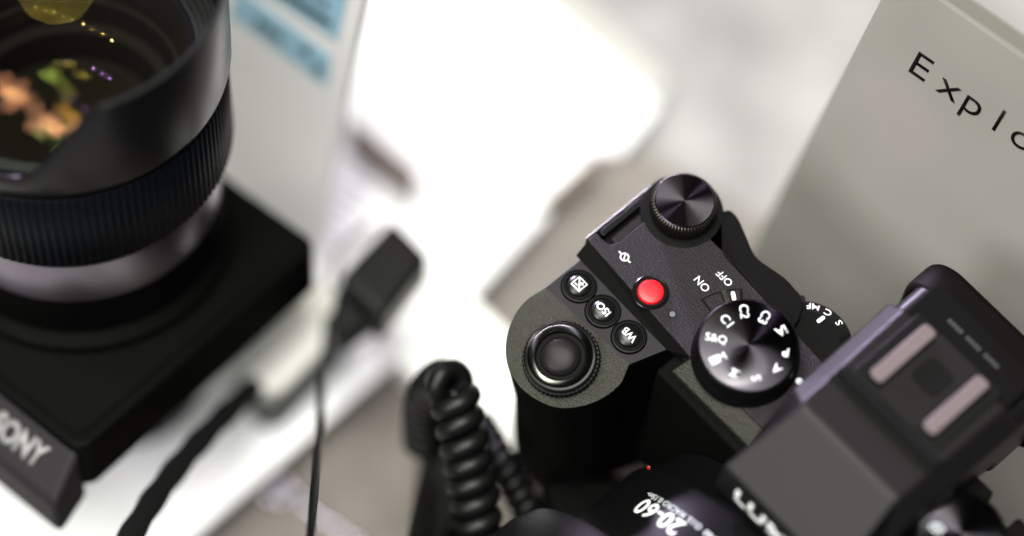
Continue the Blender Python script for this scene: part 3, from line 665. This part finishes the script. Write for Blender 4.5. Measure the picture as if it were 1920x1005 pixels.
# petal hood: rim height changes round the lens
def rim_z(a):
    d = math.degrees(a) % 180; d = abs(((d - 22 + 90) % 180) - 90)     # 0 at the middle of a long petal
    t = min(1, max(0, (d - 47) / 32)); t = t * t * (3 - 2 * t)
    return 26.5 - 19.5 * t
V = []; F = []; nh = 180; prof = [(35.3, 0, 0), (36.2, 0.6, 0), (36.5, 0.25, 1), (37.0, 1.0, 1), (36.4, 1.0, 1), (35.4, 0.93, 1), (34.9, 0.3, 1), (34.0, 0.05, 1)]
prof = [(35.2, 0.0), (36.1, 0.012), (36.4, 0.06), (36.8, 0.5), (37.2, 0.965), (37.05, 0.995), (36.2, 0.995), (35.9, 0.95), (35.4, 0.5), (34.6, 0.02)]
for i in range(nh):
    a = 2 * PI * i / nh; h = rim_z(a)
    for r_, f_ in prof: V.append((r_ * math.cos(a), r_ * math.sin(a), f_ * h))
kk = len(prof)
for i in range(nh):
    j = (i + 1) % nh
    for q_ in range(kk): F.append((i * kk + q_, j * kk + q_, j * kk + (q_ + 1) % kk, i * kk + (q_ + 1) % kk))
Q('lens_hood', mesh(V, F), M['ltsatin'], lens, angle=50)
# stepped baffles and filter ring inside the hood
st_ = [(34.5, 6.0)]
for i in range(5):
    r_ = 34.2 - i * 1.15; st_ += [(r_, 5.8 - i * 0.9), (r_ - 0.55, 5.8 - i * 0.9), (r_ - 0.6, 4.9 - i * 0.9)]
st_ += [(28.0, 0.5), (27.6, -1.0)]
Q('filter_ring', lathe(st_, 128), M['ltsatin'], lens, angle=20)
Q('inner_barrel', lathe([(28.0, 0.6), (26.5, -3), (25.5, -8), (24.5, -8.4), (23.5, -14), (21, -14.6), (20, -22), (0, -24)], 96), M['gap'], lens, angle=20)
def coat(name, tint, amt, rough=0.02, vary=None):
    m = bpy.data.materials.new(name); m.use_nodes = True; nt = m.node_tree; N = nt.nodes; Lk = nt.links; N.clear()
    out = N.new('ShaderNodeOutputMaterial'); mx = N.new('ShaderNodeMixShader'); tr = N.new('ShaderNodeBsdfTransparent'); gl = N.new('ShaderNodeBsdfGlossy')
    gl.inputs['Color'].default_value = (*tint, 1); gl.inputs['Roughness'].default_value = rough; mx.inputs[0].default_value = amt
    tr.inputs['Color'].default_value = (0.94, 0.92, 0.88, 1)
    Lk.new(tr.outputs[0], mx.inputs[1]); Lk.new(gl.outputs[0], mx.inputs[2]); Lk.new(mx.outputs[0], out.inputs['Surface']); return m
def cap(rad, R_, ztop, sgn=1, n=24, seg=96):
    pr_ = [(rad * i / n, ztop - sgn * (R_ - math.sqrt(R_ * R_ - (rad * i / n) ** 2))) for i in range(n + 1)]
    me = lathe(pr_, seg); 
    return me
ELEM = [('front_element', 27.8, 130, 5.0, 1, (1.0, 0.47, 0.26), 0.020), ('second_element', 24.4, 46, -10.5, -1, (0.9, 0.75, 0.15), 0.005), ('third_element', 19.0, 70, -15.0, 1, (0.35, 0.75, 0.30), 0.008), ('rear_element', 15.0, 40, -20.5, -1, (0.45, 0.25, 0.95), 0.005)]
for nm_, rad, R_, zt, sg, tint, amt in ELEM:
    me = cap(rad, R_, zt, sg)
    Q(nm_, me, coat(nm_ + '_coating', tint, amt), lens, angle=80)
# added unseen lamps, each aimed to make one coloured reflection in the glass
def on_cap(px, py, R_, zt, sg):
    cz = zt - sg * R_                            # centre of the sphere
    o = CAM; d = ray(px, py).normalized(); ce = G.o + G.z * cz; oc = o - ce
    b_ = oc.dot(d); disc = b_ * b_ - (oc.dot(oc) - R_ * R_)
    if disc < 0: return None
    t = -b_ - math.sqrt(disc) if sg > 0 else -b_ + math.sqrt(disc)
    p_ = o + d * t; n_ = (p_ - ce).normalized() * sg
    return p_, (d - 2 * d.dot(n_) * n_)
def spot(px, py, el, dist, rad, power, color=(1, 0.97, 0.9), tube_len=0, toward=None, spread=8):
    e = ELEM[el]; h = on_cap(px, py, e[2], e[3], e[4])
    if not h: return
    l = bpy.data.lights.new('reflection_lamp', 'AREA'); l.shape = 'DISK'; l.size = rad * 2; l.energy = power; l.spread = math.radians(spread); l.color = color
    if tube_len: l.shape = 'RECTANGLE'; l.size_y = tube_len
    o = bpy.data.objects.new('reflection_lamp', l); COL.objects.link(o)
    o.location = h[0] * MM + h[1] * dist; o.rotation_euler = h[1].to_track_quat('Z', 'Y').to_euler()
    if tube_len and toward:
        h2 = on_cap(toward[0], toward[1], e[2], e[3], e[4]); yy = ((h2[0] * MM + h2[1] * dist) - o.location); yy = (yy - h[1] * yy.dot(h[1])).normalized(); zz = h[1].normalized()
        Mx_ = Matrix((yy.cross(zz), yy, zz)).transposed().to_4x4(); Mx_.translation = o.location; o.matrix_world = Mx_
for px_, py_ in [(6, 148), (34, 162), (20, 198), (50, 184), (66, 206), (96, 222), (62, 236), (84, 246), (138, 236), (112, 248), (150, 246)]:
    spot(px_, py_, 0, 1.7, 0.034, 0.00045)
spot(20, 176, 0, 1.7, 0.016, 0.004, (1, 0.95, 0.75), 0.20, (42, 190))
spot(98, 236, 0, 1.7, 0.016, 0.0035, (1, 0.97, 0.8), 0.22, (118, 250))
spot(132, 214, 0, 1.7, 0.010, 0.0018, (0.9, 1.0, 0.25), 0.26, (146, 230))
spot(92, 140, 0, 1.7, 0.008, 0.001, (0.35, 1.0, 0.35), 0.10, (104, 150))
spot(120, 166, 0, 1.7, 0.008, 0.0008, (0.5, 1.0, 0.25), 0.22, (132, 180))
for i in range(9):
    t = i / 8; spot(65 + 145 * t, 14 + 62 * t + 14 * math.sin(PI * t) * -0.6, 1, 1.7, 0.018, 0.14, (1, 0.97, 0.85), spread=36)
# what carries it
o = root('display_stand', Frame(Vector((-130, 20, 14.3)), bx, bz), 'black display stand under the camera that lies on its back', 'stand')
link('column', lathe([(20, 0.5), (20, 38), (18, 39), (0, 39)], 40), M['satin'], o)
